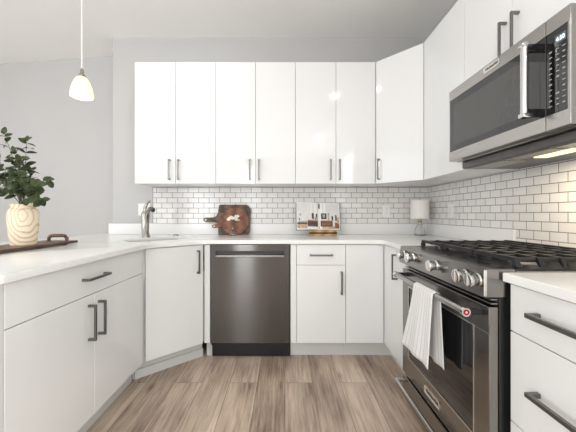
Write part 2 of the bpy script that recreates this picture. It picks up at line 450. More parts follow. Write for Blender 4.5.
box(bm, -3.95, -2.25, -4.2, -4.0, 0, 0.13); box(bm, -3.95, -2.25, -4.2, -4.0, 1.98, CEIL)
struct('wall_front', bm, M['wall'])
bm = B()
box(bm, -4.7, -4.5, -4.0, -3.5, 0, CEIL); box(bm, -4.7, -4.5, 2.1, 3.65, 0, CEIL)
box(bm, -4.7, -4.5, -3.5, 2.1, 0, 0.12); box(bm, -4.7, -4.5, -3.5, 2.1, 2.70, CEIL)
struct('wall_left', bm, M['wall'])
def window_frame(name, axis, c, a0, a1, z0, z1, mull):
    bm = B(); t = 0.06
    def bb(u0, u1, w0, w1):
        if axis == 'x': box(bm, c - 0.02, c + 0.02, u0, u1, w0, w1, 0.004, 1)
        else: box(bm, u0, u1, c - 0.02, c + 0.02, w0, w1, 0.004, 1)
    bb(a0, a1, z0, z0 + t); bb(a0, a1, z1 - t, z1); bb(a0, a0 + t, z0 + t, z1 - t); bb(a1 - t, a1, z0 + t, z1 - t)
    for m_ in mull: bb(m_ - 0.03, m_ + 0.03, z0 + t, z1 - t)
    return struct(name, bm, M['plastic'])
window_frame('window_1', 'y', -4.0, -1.42, -0.86, 0.08, 2.55, (-1.14,))
window_frame('added_window_4', 'y', -4.0, -3.95, -2.25, 0.13, 1.98, (-3.1,))  # made-up window that holds the low fill lamp
window_frame('added_window_2', 'x', -4.5, -3.5, 2.1, 0.12, 2.70, (-1.6, 0.25))  # unseen window added around the side fill lamp
window_frame('added_window_3', 'x', 1.40, -3.7, -0.9, 0.15, 2.65, (-2.3,))  # window added for the right fill lamp, none known here
# tile fields (8 mm thick, fixed to the walls)
bm = B(); box(bm, -1.272, XR - 0.008, YB - 0.008, YB, TZ, UB + 0.02); struct('trim_1', bm, M['tile_back'])
bm = B(); box(bm, XR - 0.008, XR, -0.5, YB, TZ, 1.45); box(bm, XR - 0.008, XR, -0.5, 1.806, 0.86, TZ); struct('trim_2', bm, M['tile_right'])
# metal edge strip at the left end of the tile
bm = B(); box(bm, -1.276, -1.272, YB - 0.010, YB, TZ, UB); struct('trim_3', bm, M['nickel'])

# ------------------------------------------------------------------ countertops
def slab(outer, hole, z0, z1, bev=0.003):
    bm = B()
    def loop(p):
        vs = [bm.verts.new((x, y, z0)) for x, y in p]
        return [bm.edges.new((vs[i], vs[(i + 1) % len(vs)])) for i in range(len(vs))]
    es = loop(outer)
    if hole: es += loop(hole)
    r = bmesh.ops.triangle_fill(bm, edges=es, use_beauty=True, use_dissolve=False)
    faces = [g for g in r['geom'] if isinstance(g, bmesh.types.BMFace)]
    ex = bmesh.ops.extrude_face_region(bm, geom=faces)
    bmesh.ops.translate(bm, vec=(0, 0, z1 - z0), verts=[g for g in ex['geom'] if isinstance(g, bmesh.types.BMVert)])
    bmesh.ops.recalc_face_normals(bm, faces=bm.faces)
    es = [e for e in bm.edges if len(e.link_faces) == 2 and e.calc_face_angle(0) > 1.2 and abs(e.verts[0].co.z - e.verts[1].co.z) < 1e-6]
    bmesh.ops.bevel(bm, geom=es, offset=bev, segments=2, affect='EDGES', profile=0.5)
    return bm
outer = [(-0.9, 0.955), (-0.9, 2.0), (-0.61, 2.28), (0.727, 2.28), (0.727, 1.803), (XR - 0.002, 1.803), (XR - 0.002, YB - 0.002),
         (-1.667, YB - 0.002), (-1.667, 3.06), (-1.79, 3.06), (-2.0, 2.139), (-2.06, 0.955)]
outer = round_poly(outer, {0: 0.035, 1: 0.10, 2: 0.10, 3: 0.07, 11: 0.035})
SC = Vector((-0.985, 2.372)); SU = Vector((0.7071, 0.7071)); SV = Vector((-0.7071, 0.7071))
def srect(hu, hv): return [tuple(SC + SU * a * hu + SV * b * hv) for a, b in ((-1, -1), (1, -1), (1, 1), (-1, 1))]
hole = round_poly(srect(0.235, 0.145), {0: .03, 1: .03, 2: .03, 3: .03})
ct = thing('countertop', 'white quartz L-shaped worktop with the sink, running from the peninsula to the stove', 'countertop', (-0.3, 2.6, CB))
part(ct, 'slab', slab(outer, hole, CB, CT), M['quartz'])
bm = B(); box(bm, -1.695, XR - 0.024, YB - 0.022, YB - 0.0025, CT + 0.0005, TZ - 0.0005, 0.0015, 1); part(ct, 'upstand', bm, M['quartz'])
bm = B(); box(bm, XR - 0.024, XR - 0.0025, 1.806, YB - 0.0025, CT + 0.0005, TZ - 0.0005, 0.0015, 1); part(ct, 'upstand', bm, M['quartz'])
rc = thing('countertop', 'short white quartz worktop over the drawers to the right of the stove', 'countertop', (1.05, 0.6, CB))
part(rc, 'slab', slab([(0.727, 0.2), (XR - 0.01, 0.2), (XR - 0.01, 1.018), (0.727, 1.018)], None, CB, CT), M['quartz'])

# ------------------------------------------------------------------ base cabinets
def panel(parent, name, x0, x1, y0, y1, z0, z1, m='white', label=None, mx=None):
    bm = B(); box(bm, x0, x1, y0, y1, z0, z1, 0.0015, 2, mx)
    return part(parent, name, bm, M[m], label)
G = 0.0016
DT = 0.868
# peninsula unit
c = thing('base_cabinet', 'white gloss peninsula cabinet with one wide drawer over two doors', 'cabinet', (-1.25, 1.5, 0))
bm = B(); box(bm, -1.55, XL - 0.021, 1.011, 2.005, TOE, CB - 0.001); box(bm, -1.55, XL - 0.002, 0.990, 1.0095, 0.0, CB - 0.001)
part(c, 'body', bm, M['carcass'])
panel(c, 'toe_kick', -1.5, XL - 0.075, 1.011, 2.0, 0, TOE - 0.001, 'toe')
d = panel(c, 'drawer', XL - 0.02, XL, 1.011 + G, 1.984, DL + G, DT); pull(d, (XL, 1.395, 0.796), (XL, 1.572, 0.796), (1, 0, 0))
d = panel(c, 'door', XL - 0.02, XL, 1.011 + G, 1.489 - G, TOE, DL - G); pull(d, (XL, 1.443, 0.50), (XL, 1.443, 0.671), (1, 0, 0))
d = panel(c, 'door', XL - 0.02, XL, 1.489 + G, 1.984, TOE, DL - G); pull(d, (XL, 1.520, 0.50), (XL, 1.520, 0.671), (1, 0, 0))
panel(c, 'filler_strip', XL - 0.02, XL - 0.004, 1.987, 2.008, TOE, DT)
# diagonal sink unit
p0 = Vector((-0.922, 2.010)); p1 = Vector((-0.615, 2.300)); L = (p1 - p0).length; ang = math.atan2(p1.y - p0.y, p1.x - p0.x)
c = thing('base_cabinet', 'white gloss diagonal corner cabinet under the sink with one door', 'cabinet', (p0.x, p0.y, 0), ang)
F = Matrix.Translation((p0.x, p0.y, 0)) @ Matrix.Rotation(ang, 4, 'Z')
bm = B(); prism(bm, [(-0.955, 2.025), (-0.632, 2.33), (-0.612, 2.34), (-0.612, 2.94), (-1.64, 2.94), (-1.64, 2.025)], TOE, 0.66)
box(bm, -0.01, L + 0.01, 0.021, 0.04, 0.66, CB - 0.001, 0, 2, F); part(c, 'body', bm, M['carcass'])
d = panel(c, 'door', 0.004, L - 0.004, 0.0, 0.02, TOE, DT, mx=F)
n = F.to_3x3() @ Vector((0, -1, 0))
a = F @ Vector((L - 0.05, 0, 0.66)); b_ = F @ Vector((L - 0.05, 0, 0.832)); pull(d, a, b_, n)
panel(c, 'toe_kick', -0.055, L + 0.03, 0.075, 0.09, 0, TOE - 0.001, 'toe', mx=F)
panel(c, 'kick_moulding', -0.045, L + 0.03, 0.060, 0.075, 0, 0.06, 'toe', mx=F)
bm = B(); box(bm, -0.609, -0.567, YF + 0.001, YF + 0.02, TOE, DT, 0.001, 1); part(c, 'filler_strip', bm, M['white'])
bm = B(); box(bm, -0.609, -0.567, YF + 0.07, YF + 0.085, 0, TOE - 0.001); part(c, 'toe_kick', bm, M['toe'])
# narrow drawer unit right of the dishwasher
c = thing('base_cabinet', 'narrow white gloss cabinet right of the dishwasher with a small drawer over one door', 'cabinet', (0.25, 2.6, 0))
bm = B(); box(bm, 0.042, 0.459, YF + 0.021, 2.94, TOE, CB - 0.001); part(c, 'body', bm, M['carcass'])
panel(c, 'filler_strip', 0.042, 0.085, YF, YF + 0.02, TOE, DT)
d = panel(c, 'drawer', 0.088, 0.459 - G, YF, YF + 0.02, DL + G, DT); pull(d, (0.187, YF, 0.791), (0.358, YF, 0.791), (0, -1, 0))
d = panel(c, 'door', 0.088, 0.459 - G, YF, YF + 0.02, TOE, DL - G); pull(d, (0.425, YF, 0.496), (0.425, YF, 0.667), (0, -1, 0))
panel(c, 'toe_kick', 0.042, 0.459, YF + 0.075, YF + 0.09, 0, TOE - 0.001, 'toe')
# inner corner unit
c = thing('base_cabinet', 'white gloss inside-corner cabinet with two full-height doors beside the stove', 'cabinet', (0.95, 2.5, 0))
bm = B(); prism(bm, [(0.4605, YF + 0.021), (XF + 0.021, YF + 0.021), (XF + 0.021, 1.802), (XR - 0.003, 1.802), (XR - 0.003, 2.94), (0.4605, 2.94)], TOE, CB - 0.001)
part(c, 'body', bm, M['carcass'])
panel(c, 'door', 0.459 + G, XF - 0.003, YF, YF + 0.02, TOE, DT)
d = panel(c, 'door', XF, XF + 0.02, 1.955, YF - 0.003, TOE, DT); pull(d, (XF, 2.03, 0.662), (XF, 2.03, 0.832), (-1, 0, 0))
panel(c, 'filler_strip', XF, XF + 0.02, 1.802, 1.952, TOE, DT)
bm = B(); prism(bm, [(0.4605, YF + 0.075), (XF + 0.075, YF + 0.075), (XF + 0.075, 1.802), (XF + 0.09, 1.802), (XF + 0.09, YF + 0.09), (0.4605, YF + 0.09)], 0, TOE - 0.001)
part(c, 'toe_kick', bm, M['toe'])
# drawers right of the range
c = thing('base_cabinet', 'white gloss cabinet right of the stove with a stack of drawers and long pulls', 'cabinet', (1.05, 0.6, 0))
bm = B(); box(bm, XF + 0.021, XR - 0.003, 0.22, 1.014, TOE, CB - 0.001); part(c, 'body', bm, M['carcass'])
for z0, z1, hz in ((DL + G, DT, 0.80), (0.417 + G, DL - G, 0.566), (TOE, 0.417 - G, 0.30)):
    d = panel(c, 'drawer', XF, XF + 0.02, 0.222, 1.012, z0, z1); pull(d, (XF, 0.33, hz), (XF, 0.905, hz), (-1, 0, 0), wd=0.014)
panel(c, 'toe_kick', XF + 0.075, XF + 0.09, 0.22, 1.014, 0, TOE - 0.001, 'toe')

# ------------------------------------------------------------------ sink, faucet
s = thing('sink', 'undermount stainless sink set diagonally in the corner of the worktop', 'sink', (SC.x, SC.y, 0.69), PI / 4)
bm = B()
FS = Matrix.Translation((SC.x, SC.y, 0)) @ Matrix.Rotation(PI / 4, 4, 'Z')
def ringpts(hu, hv, z): return [FS @ Vector((x, y, z)) for x, y in round_poly([(-hu, -hv), (hu, -hv), (hu, hv), (-hu, hv)], {0: .03, 1: .03, 2: .03, 3: .03})]
loops = [ringpts(*a) for a in ((0.255, 0.165, 0.8745), (0.238, 0.148, 0.8745), (0.232, 0.142, 0.71), (0.215, 0.125, 0.70), (0.04, 0.03, 0.697))]
loops += [ringpts(*a) for a in ((0.04, 0.03, 0.692), (0.22, 0.13, 0.692), (0.245, 0.155, 0.71), (0.255, 0.165, 0.87))]
vl = [[bm.verts.new(p) for p in l] for l in loops]; vl.append(vl[0])
for i, (a, b) in enumerate(zip(vl, vl[1:])):
    for k in range(len(a)):
        q = (k + 1) % len(a); bm.faces.new((a[k], a[q], b[q], b[k]))
part(s, 'basin', bm, M['steel'])
bm = B(); lathe(bm, [(0, 0), (0.045, 0), (0.045, 0.004), (0.03, 0.003), (0, 0.003)], (SC.x, SC.y, 0.6975), 24); part(s, 'drain', bm, M['chrome'])

f = thing('faucet', 'brushed nickel kitchen faucet with pull-out spray head behind the corner sink', 'faucet', (-1.172, 2.575, CT))
dirv = Vector((0.7071, -0.7071, 0))
fb = Vector((-1.172, 2.575, CT))
bm = B(); lathe(bm, [(0, 0), (0.033, 0), (0.033, 0.008), (0.027, 0.016), (0.027, 0.03)], fb, 24); part(f, 'base', bm, M['faucet'])
bm = B(); tube(bm, smooth_path([fb + Vector((-0.012, 0, 0.02)), fb + Vector((-0.016, 0, 0.10)), fb + Vector((-0.019, 0, 0.175)), fb + Vector((-0.015, 0.0, 0.210))], 6),
               [0.023] * 6 + [0.022] * 6 + [0.022] * 5 + [0.017, 0.010], 16); part(f, 'body', bm, M['faucet'])
bm = B(); sp = smooth_path([fb + dirv * 0.006 + Vector((0, 0, 0.02)), fb + dirv * 0.012 + Vector((0, 0, 0.10)), fb + dirv * 0.034 + Vector((0, 0, 0.195)),
                            fb + dirv * 0.075 + Vector((0, 0, 0.237)), fb + dirv * 0.108 + Vector((0, 0, 0.236))], 6)
tube(bm, sp, [0.020] * 7 + [0.018] * 6 + [0.015] * 6 + [0.015] * 6, 16); part(f, 'spout', bm, M['faucet'])
bm = B(); e = sp[-1]; tube(bm, [e - dirv * 0.01, e + dirv * 0.01, e + dirv * 0.03 + Vector((0, 0, -0.006)), e + dirv * 0.044 + Vector((0, 0, -0.013))], [0.015, 0.018, 0.019, 0.016], 16)
part(f, 'spray_head', bm, M['nickel'], 'dark nickel spray head')
bm = B(); tube(bm, smooth_path([fb + Vector((-0.016, 0, 0.195)), fb + Vector((-0.008, 0.0, 0.245)), fb + Vector((0.012, -0.003, 0.288)), fb + Vector((0.038, -0.010, 0.304))], 6),
               [0.013] * 3 + [0.010] * 8 + [0.008] * 6 + [0.006] * 2, 16, 1.3); part(f, 'lever', bm, M['faucet'])
bm = B(); lathe(bm, [(0, 0), (0.024, 0), (0.024, 0.004), (0.02, 0.012), (0.012, 0.014), (0, 0.014)], (-0.98, 2.74, CT), 24)
single('sink_button', 'small round nickel button on the worktop behind the sink', 'sink button', bm, M['faucet'], (-0.98, 2.74, CT))

# ------------------------------------------------------------------ dishwasher
dw = thing('dishwasher', 'dark stainless dishwasher with a pocket handle under the back worktop', 'dishwasher', (-0.264, 2.6, 0))
bm = B(); box(bm, -0.562, 0.036, YF + 0.024, 2.90, 0.10, CB - 0.003); part(dw, 'tub_casing', bm, M['black'])
# door with a recessed pocket
x0, x1, z0, z1 = -0.559, 0.033, 0.128, 0.868
px0, px1, pz0, pz1 = -0.523, -0.006, 0.775, 0.822
bm = B()
yb, yf, yp = YF + 0.022, YF - 0.008, YF + 0.016
o = [(x0, z0), (x1, z0), (x1, z1), (x0, z1)]; ip = [(px0, pz0), (px1, pz0), (px1, pz1), (px0, pz1)]
vo = [bm.verts.new((x, yf, z)) for x, z in o]; vi = [bm.verts.new((x, yf, z)) for x, z in ip]
vb = [bm.verts.new((x, yb, z)) for x, z in o]; vp = [bm.verts.new((x, yp, z)) for x, z in ip]
for k in range(4):
    q = (k + 1) % 4
    bm.faces.new((vo[k], vo[q], vi[q], vi[k])); bm.faces.new((vi[k], vi[q], vp[q], vp[k])); bm.faces.new((vo[q], vo[k], vb[k], vb[q]))
bm.faces.new(vb); bm.faces.new(vp[::-1])
dwd = part(dw, 'door', bm, M['steel_dw'])
bm = B(); box(bm, px0 + 0.001, px1 - 0.001, yp - 0.002, yp - 0.0005, pz0 + 0.016, pz1 - 0.001); part(dwd, 'pocket_lining', bm, M['black'])
bm = B(); box(bm, px0, px1, yf - 0.004, yp - 0.003, pz0 - 0.002, pz0 + 0.014, 0.003, 2); part(dwd, 'handle', bm, M['steel_h'], 'lighter steel grip lip')
bm = B(); box(bm, -0.56, 0.034, YF + 0.05, YF + 0.062, 0.004, 0.122); part(dw, 'toe_kick', bm, M['black'], 'black toe panel')

# ------------------------------------------------------------------ upper cabinets
def upper(x0, xm, x1, label):
    c = thing('wall_cabinet', label, 'cabinet', ((x0 + x1) / 2, 2.78, UB), 0, 'wall cabinets on the back wall')
    bm = B(); box(bm, x0 + 0.0006, x1 - 0.0006, YU + 0.021, YB - 0.009, UB + 0.002, UT - 0.001, 0.001, 1); part(c, 'body', bm, M['white'])
    for a, b, hx in ((x0, xm, xm - 0.047), (xm, x1, xm + 0.030)):
        d = panel(c, 'door', a + G, b - G, YU, YU + 0.02, UB, UT); pull(d, (hx, YU, 1.388), (hx, YU, 1.562), (0, -1, 0), so=0.03, wd=0.011)
    return c
upper(-1.278, -0.930, -0.588, 'white gloss two-door wall cabinet nearest the pendant lamp')
upper(-0.588, -0.250, 0.088, 'white gloss two-door wall cabinet above the wooden cutting boards')
upper(0.088, 0.433, 0.769, 'white gloss two-door wall cabinet above the open cookbook')
# diagonal
p0 = Vector((0.7705, 2.590)); p1 = Vector((1.045, 2.2955)); L = (p1 - p0).length; ang = math.atan2(p1.y - p0.y, p1.x - p0.x)
c = thing('wall_cabinet', 'white gloss diagonal corner wall cabinet above the small table lamp', 'cabinet', (p0.x, p0.y, UB), ang)
F = Matrix.Translation((p0.x, p0.y, 0)) @ Matrix.Rotation(ang, 4, 'Z')
bm = B(); prism(bm, [(0.7705, 2.618), (1.064, 2.300), (XR - 0.009, 2.300), (XR - 0.009, YB - 0.009), (0.7705, YB - 0.009)], UB + 0.002, UT - 0.001); part(c, 'body', bm, M['white'])
d = panel(c, 'door', 0.003, L - 0.003, 0.0, 0.019, UB, UT, mx=F)
n = F.to_3x3() @ Vector((0, -1, 0))
a = F @ Vector((0.035, 0, 1.388)); b_ = F @ Vector((0.035, 0, 1.562)); pull(d, a, b_, n, so=0.03, wd=0.011)
# right wall
c = thing('wall_cabinet', 'white gloss single-door wall cabinet between the corner cabinet and the microwave', 'cabinet', (1.2, 2.03, UB))
bm = B(); box(bm, XU + 0.021, XR - 0.009, 1.781, 2.2985, UB + 0.002, UT - 0.001, 0.001, 1); part(c, 'body', bm, M['white'])
panel(c, 'door', XU, XU + 0.02, 1.781 + G, 2.2945 - G, UB, UT)
c = thing('wall_cabinet', 'short white gloss two-door wall cabinet directly above the microwave', 'cabinet', (1.2, 1.4, 1.81))
bm = B(); box(bm, XU + 0.021, XR - 0.009, 1.022, 1.779, 1.811, UT - 0.001, 0.001, 1); part(c, 'body', bm, M['white'])
d = panel(c, 'door', XU, XU + 0.02, 1.401 + G, 1.779 - G, 1.810, UT); pull(d, (XU, 1.440, 1.83), (XU, 1.440, 2.005), (-1, 0, 0))
d = panel(c, 'door', XU, XU + 0.02, 1.022 + G, 1.401 - G, 1.810, UT); pull(d, (XU, 1.362, 1.83), (XU, 1.362, 2.005), (-1, 0, 0))

# ------------------------------------------------------------------ microwave
MX = 0.957; MY0, MY1 = 1.022, 1.778
mw = thing('microwave', 'stainless over-the-range microwave with a black glass door and lit hood lamp', 'microwave', (1.17, 1.4, 1.36))
bm = B(); box(bm, MX + 0.046, XR - 0.010, MY0, MY1, 1.400, 1.807, 0.002, 1); part(mw, 'body', bm, M['steel'])
# underside hood
bm = B(); box(bm, 1.03, XR - 0.012, MY0 + 0.006, MY1 - 0.004, 1.362, 1.399, 0.003, 1); hd = part(mw, 'hood_base', bm, M['hood'], 'dark underside of the hood')
for ya, yb2 in ((1.06, 1.19), (1.48, 1.72)):
    bm = B(); box(bm, 1.05, 1.18, ya, yb2, 1.3585, 1.3615, 0.001, 1); part(hd, 'grease_filter', bm, M['filter'])
bm = B(); box(bm, 1.05, 1.12, 1.21, 1.46, 1.3585, 1.3615, 0.001, 1); part(hd, 'grease_filter', bm, M['filter'])
bm = B(); box(bm, 1.14, 1.20, 1.21, 1.40, 1.357, 1.3615, 0.001, 1); part(hd, 'lamp_lens', bm, M['hood_lamp'], 'lit yellow hood lamp lens')
YS = 1.120   # split between door and control panel
def mw_front(name, ya, yb2, gz0=1.458, gz1=1.752, ga=None, gb=None):
    """steel frame with an opening ga..gb"""
    bm = B()
    box(bm, MX, MX + 0.045, ya, yb2, gz1, 1.808, 0.002, 2); box(bm, MX, MX + 0.045, ya, yb2, 1.403, gz0, 0.002, 2)
    if ga > ya + 0.001: box(bm, MX, MX + 0.045, ya, ga, gz0 - 0.002, gz1 + 0.002, 0.002, 2)
    if gb < yb2 - 0.001: box(bm, MX, MX + 0.045, gb, yb2, gz0 - 0.002, gz1 + 0.002, 0.002, 2)
    return part(mw, name, bm, M['steel'])
door = mw_front('door', YS + 0.0015, MY1, ga=YS + 0.0015, gb=MY1 - 0.006)
bm = B(); box(bm, MX + 0.002, MX + 0.044, YS + 0.0015, MY1 - 0.0065, 1.4585, 1.7515, 0.001, 1); g = part(door, 'glass', bm, M['glass_black'], 'black glass')
bm = B(); box(bm, MX + 0.0012, MX + 0.0018, 1.205, 1.735, 1.489, 1.716); part(door, 'window_mesh', bm, M['glass_grey'], 'grey see-through mesh window')
# door handle
bm = B(); cyl(bm, (MX - 0.055, 1.150, 1.462), (MX - 0.055, 1.150, 1.742), 0.0125, 20)
for zz in (1.462, 1.727): box(bm, MX - 0.069, MX - 0.041, 1.136, 1.164, zz, zz + 0.016, 0.003, 2)
h = part(door, 'handle', bm, M['chrome'])
for zz in (1.478, 1.722):
    bm = B(); box(bm, MX - 0.052, MX + 0.004, 1.142, 1.158, zz - 0.013, zz + 0.017, 0.003, 2); part(h, 'bracket', bm, M['glass_black'], 'dark handle bracket')
cp = mw_front('control_panel', MY0, YS - 0.0015, ga=MY0 + 0.012, gb=YS - 0.0015)
bm = B(); box(bm, MX + 0.002, MX + 0.044, MY0 + 0.0125, YS - 0.0015, 1.4585, 1.7515, 0.001, 1); part(cp, 'glass', bm, M['glass_black'], 'black glass')
bm = B(); box(bm, MX + 0.0008, MX + 0.0018, 1.040, 1.082, 1.700, 1.728); dsp = part(cp, 'display', bm, M['display'], 'lit clock display')
part(dsp, 'digits', text_mesh('4:50', 0.020, face_minus_x(MX + 0.0004, 1.061, 1.713), 0.0003), M['digits'])
for r in range(11):
    for q, yy in enumerate((1.101, 1.072, 1.048)):
        zz = 1.682 - r * 0.0195
        if q == 1 and r in (6, 7): continue
        bm = B(); wd = (0.0055, 0.0045, 0.006)[(r * 2 + q) % 3]; ht = 0.0014 if (r + q) % 3 else 0.0024
        box(bm, MX + 0.0009, MX + 0.0018, yy - wd, yy + wd, zz - ht, zz + ht)
        part(cp, 'button', bm, M['key'])
bm = B(); by = 1.414
for a, b in (((by - 0.055, by + 0.055), (1.771, 1.774)), ((by - 0.055, by + 0.055), (1.798, 1.801)), ((by - 0.055, by - 0.052), (1.771, 1.801)), ((by + 0.052, by + 0.055), (1.771, 1.801))):
    box(bm, MX - 0.0016, MX + 0.0005, *a, *b)
box(bm, MX - 0.0006, MX + 0.0005, by - 0.055, by + 0.055, 1.771, 1.801)
bd = part(door, 'badge', bm, M['badge'], 'polished rectangular name badge')
part(bd, 'lettering', text_mesh('KitchenAid', 0.0185, face_minus_x(MX - 0.0012, by, 1.786), 0.0004), M['letters'])

# ------------------------------------------------------------------ range
RY0, RY1 = 1.027, 1.793; RX = 0.679
rg = thing('range', 'freestanding stainless gas range with five knobs and black grates', 'stove', (1.0, 1.41, 0))
bm = B(); box(bm, 0.725, 1.345, RY0 + 0.004, RY1 - 0.004, 0.03, 0.888, 0.002, 1)
for xx in (0.78, 1.30):
    for yy in (RY0 + 0.06, RY1 - 0.06): cyl(bm, (xx, yy, 0.0), (xx, yy, 0.031), 0.02, 12)
part(rg, 'body', bm, M['black'], 'black side casing')
bm = B(); prism(bm, [(0.777, RY0), (XR - 0.012, RY0), (XR - 0.012, RY1), (0.777, RY1)], 0.889, 0.907, 0.002)
part(rg, 'cooktop', bm, M['steel'])
bm = B(); box(bm, 0.778, XR - 0.041, RY0 + 0.001, RY1 - 0.001, 0.9072, 0.9145, 0.001, 1); part(rg, 'burner_tray', bm, M['black'], 'black burner tray')
bm = B(); box(bm, XR - 0.040, XR - 0.013, RY0 + 0.004, RY1 - 0.004, 0.9072, 0.935, 0.003, 2); part(rg, 'rear_trim', bm, M['steel'])
# control panel (slightly raked)
bm = B()
pf = [(RX, 0.9135), (0.776, 0.9135), (0.776, 0.8895), (0.745, 0.8895), (0.745, 0.819), (RX - 0.008, 0.819)]
vs0 = [bm.verts.new((x, RY0, z)) for x, z in pf]; vs1 = [bm.verts.new((x, RY1, z)) for x, z in pf]
fs = [bm.faces.new(vs0), bm.faces.new(vs1[::-1])]
for k in range(6):
    q = (k + 1) % 6; fs.append(bm.faces.new((vs0[k], vs0[q], vs1[q], vs1[k])))
bmesh.ops.recalc_face_normals(bm, faces=fs)
bmesh.ops.bevel(bm, geom=list(bm.edges), offset=0.002, segments=2, affect='EDGES')
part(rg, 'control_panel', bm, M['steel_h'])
bm = B(); box(bm, RX - 0.009, RX + 0.001, RY0 - 0.0015, RY0 + 0.004, 0.822, 0.911, 0.001, 1); part(rg, 'panel_end_strip', bm, M['badge'], 'bright edge strip')
for yy in (1.722, 1.603, 1.358, 1.140, 1.062):
    zk = 0.872; xk = RX - 0.0035
    bm = B(); lathe(bm, [(0, 0), (0.0225, 0), (0.0225, 0.004), (0.0195, 0.008), (0.0185, 0.018), (0.0205, 0.025), (0.0255, 0.031), (0.0255, 0.037), (0.0225, 0.041), (0.017, 0.0415), (0, 0.0395)], (xk, yy, zk), 28, (-1, 0, -0.08))
    k = part(rg, 'knob', bm, M['chrome'])
    bm = B(); box(bm, xk - 0.0445, xk - 0.037, yy - 0.004, yy + 0.004, zk - 0.021, zk + 0.019, 0.0015, 1); part(k, 'grip', bm, M['chrome'])
    bm = B(); lathe(bm, [(0.0186, 0), (0.0205, 0.002), (0.0205, 0.008), (0.0186, 0.010)], (xk - 0.009, yy, zk - 0.0005), 28, (-1, 0, -0.08)); part(k, 'collar', bm, M['nickel'], 'dark knob collar')
# burners and grates
for xx, yy, rr in ((0.92, 1.165, 0.045), (1.18, 1.165, 0.036), (1.05, 1.41, 0.055), (0.92, 1.655, 0.036), (1.18, 1.655, 0.045)):
    bm = B(); lathe(bm, [(0, 0), (rr * 1.25, 0), (rr * 1.2, 0.007), (rr * 0.9, 0.010), (0, 0.010)], (xx, yy, 0.9146), 28); b1 = part(rg, 'burner', bm, M['filter'])
    bm = B(); lathe(bm, [(0, 0), (rr, 0), (rr, 0.006), (rr * 0.85, 0.009), (0, 0.009)], (xx, yy, 0.9247), 28); part(b1, 'burner_cap', bm, M['iron'], 'black burner cap')
for g0, g1 in ((1.040, 1.283), (1.287, 1.531), (1.535, 1.780)):
    bm = B()
    xs = [0.800 + 0.0795 * k for k in range(7)]; s0 = 1.0 if g0 < 1.1 else 0.15; s1 = 1.0 if g1 > 1.7 else 0.15
    for k, xx in enumerate(xs):
        hw = 0.009 if k in (0, 6) else 0.006
        zt = 0.950
        i0, i1 = g0 + 0.016 * s0, g1 - 0.016 * s1
        # profile along y: sloping legs down at both ends
        pts = [(g0, 0.918), (g0 + 0.008, 0.918), (i0 + 0.010, zt - 0.014), (i1 - 0.010, zt - 0.014), (g1 - 0.008, 0.918), (g1, 0.918), (i1, zt), (i0, zt)]
        a = [bm.verts.new((xx - hw, y, z)) for y, z in pts]; b = [bm.verts.new((xx + hw, y, z)) for y, z in pts]
        bm.faces.new(a); bm.faces.new(b[::-1])
        for q in range(len(pts)):
            r = (q + 1) % len(pts); bm.faces.new((a[q], b[q], b[r], a[r]))
    for yy in (g0 + 0.026, (g0 + g1) / 2, g1 - 0.026):
        box(bm, xs[0] - 0.006, xs[-1] + 0.006, yy - 0.006, yy + 0.006, 0.933, 0.947, 0.002, 1)
    for xx in (xs[0], xs[-1]):
        for yy in (g0 + 0.02, g1 - 0.02): box(bm, xx - 0.008, xx + 0.008, yy - 0.006, yy + 0.006, 0.9146, 0.936)
    part(rg, 'grate', bm, M['iron'])
# vent slot between panel and door
bm = B()
for z0 in (0.792, 0.806): box(bm, 0.700, 0.724, RY0 + 0.01, RY1 - 0.01, z0, z0 + 0.005)
part(rg, 'vent_slot', bm, M['steel_h'])
# oven door
DX = 0.690
bm = B()
yA, yB, zA, zB = RY0 + 0.004, RY1 - 0.004, 0.186, 0.785
wyA, wyB, wzA, wzB = 1.118, 1.700, 0.298, 0.692
box(bm, DX, 0.722, yA, yB, zA, wzA, 0.003, 2); box(bm, DX, 0.722, yA, yB, wzB, zB, 0.003, 2)
box(bm, DX, 0.722, yA, wyA, wzA - 0.003, wzB + 0.003, 0.003, 2); box(bm, DX, 0.722, wyB, yB, wzA - 0.003, wzB + 0.003, 0.003, 2)
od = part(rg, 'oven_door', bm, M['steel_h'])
bm = B(); box(bm, DX + 0.004, 0.721, wyA - 0.001, wyB + 0.001, wzA - 0.001, wzB + 0.001); part(od, 'window', bm, M['glass_black'], 'black oven window')
bm = B(); fw = 0.005
box(bm, DX - 0.001, DX + 0.006, wyA - fw, wyB + fw, wzA - fw, wzA); box(bm, DX - 0.001, DX + 0.006, wyA - fw, wyB + fw, wzB, wzB + fw)
box(bm, DX - 0.001, DX + 0.006, wyA - fw, wyA, wzA, wzB); box(bm, DX - 0.001, DX + 0.006, wyB, wyB + fw, wzA, wzB); part(od, 'window_trim', bm, M['badge'], 'bright window trim')
HXo, HZ = 0.632, 0.757
bm = B(); cyl(bm, (HXo, 1.075, HZ), (HXo, 1.735, HZ), 0.0125, 24); h = part(od, 'handle', bm, M['steel'])
for yy, sg in ((1.075, -1), (1.735, 1)):
    bm = B(); cyl(bm, (HXo, yy - 0.001 * sg, HZ), (HXo, yy + 0.012 * sg, HZ), 0.0155, 24); ec = part(h, 'end_cap', bm, M['chrome'])
    bm = B(); box(bm, HXo - 0.006, DX + 0.001, yy - 0.010, yy + 0.010, HZ - 0.011, HZ + 0.011, 0.003, 2); part(h, 'bracket', bm, M['black'], 'black handle bracket')
bm = B(); cyl(bm, (HXo, 1.0635, HZ), (HXo, 1.0620, HZ), 0.0105, 24); part(h, 'medallion', bm, M['red'], 'red medallion on the end cap')
bm = B(); cyl(bm, (HXo, 1.0622, HZ), (HXo, 1.0612, HZ), 0.0042, 20); part(h, 'medallion_centre', bm, M['chrome'])
by, bz = 1.432, 0.241
bm = B(); box(bm, DX - 0.0008, DX + 0.0005, by - 0.072, by + 0.072, bz - 0.017, bz + 0.017)
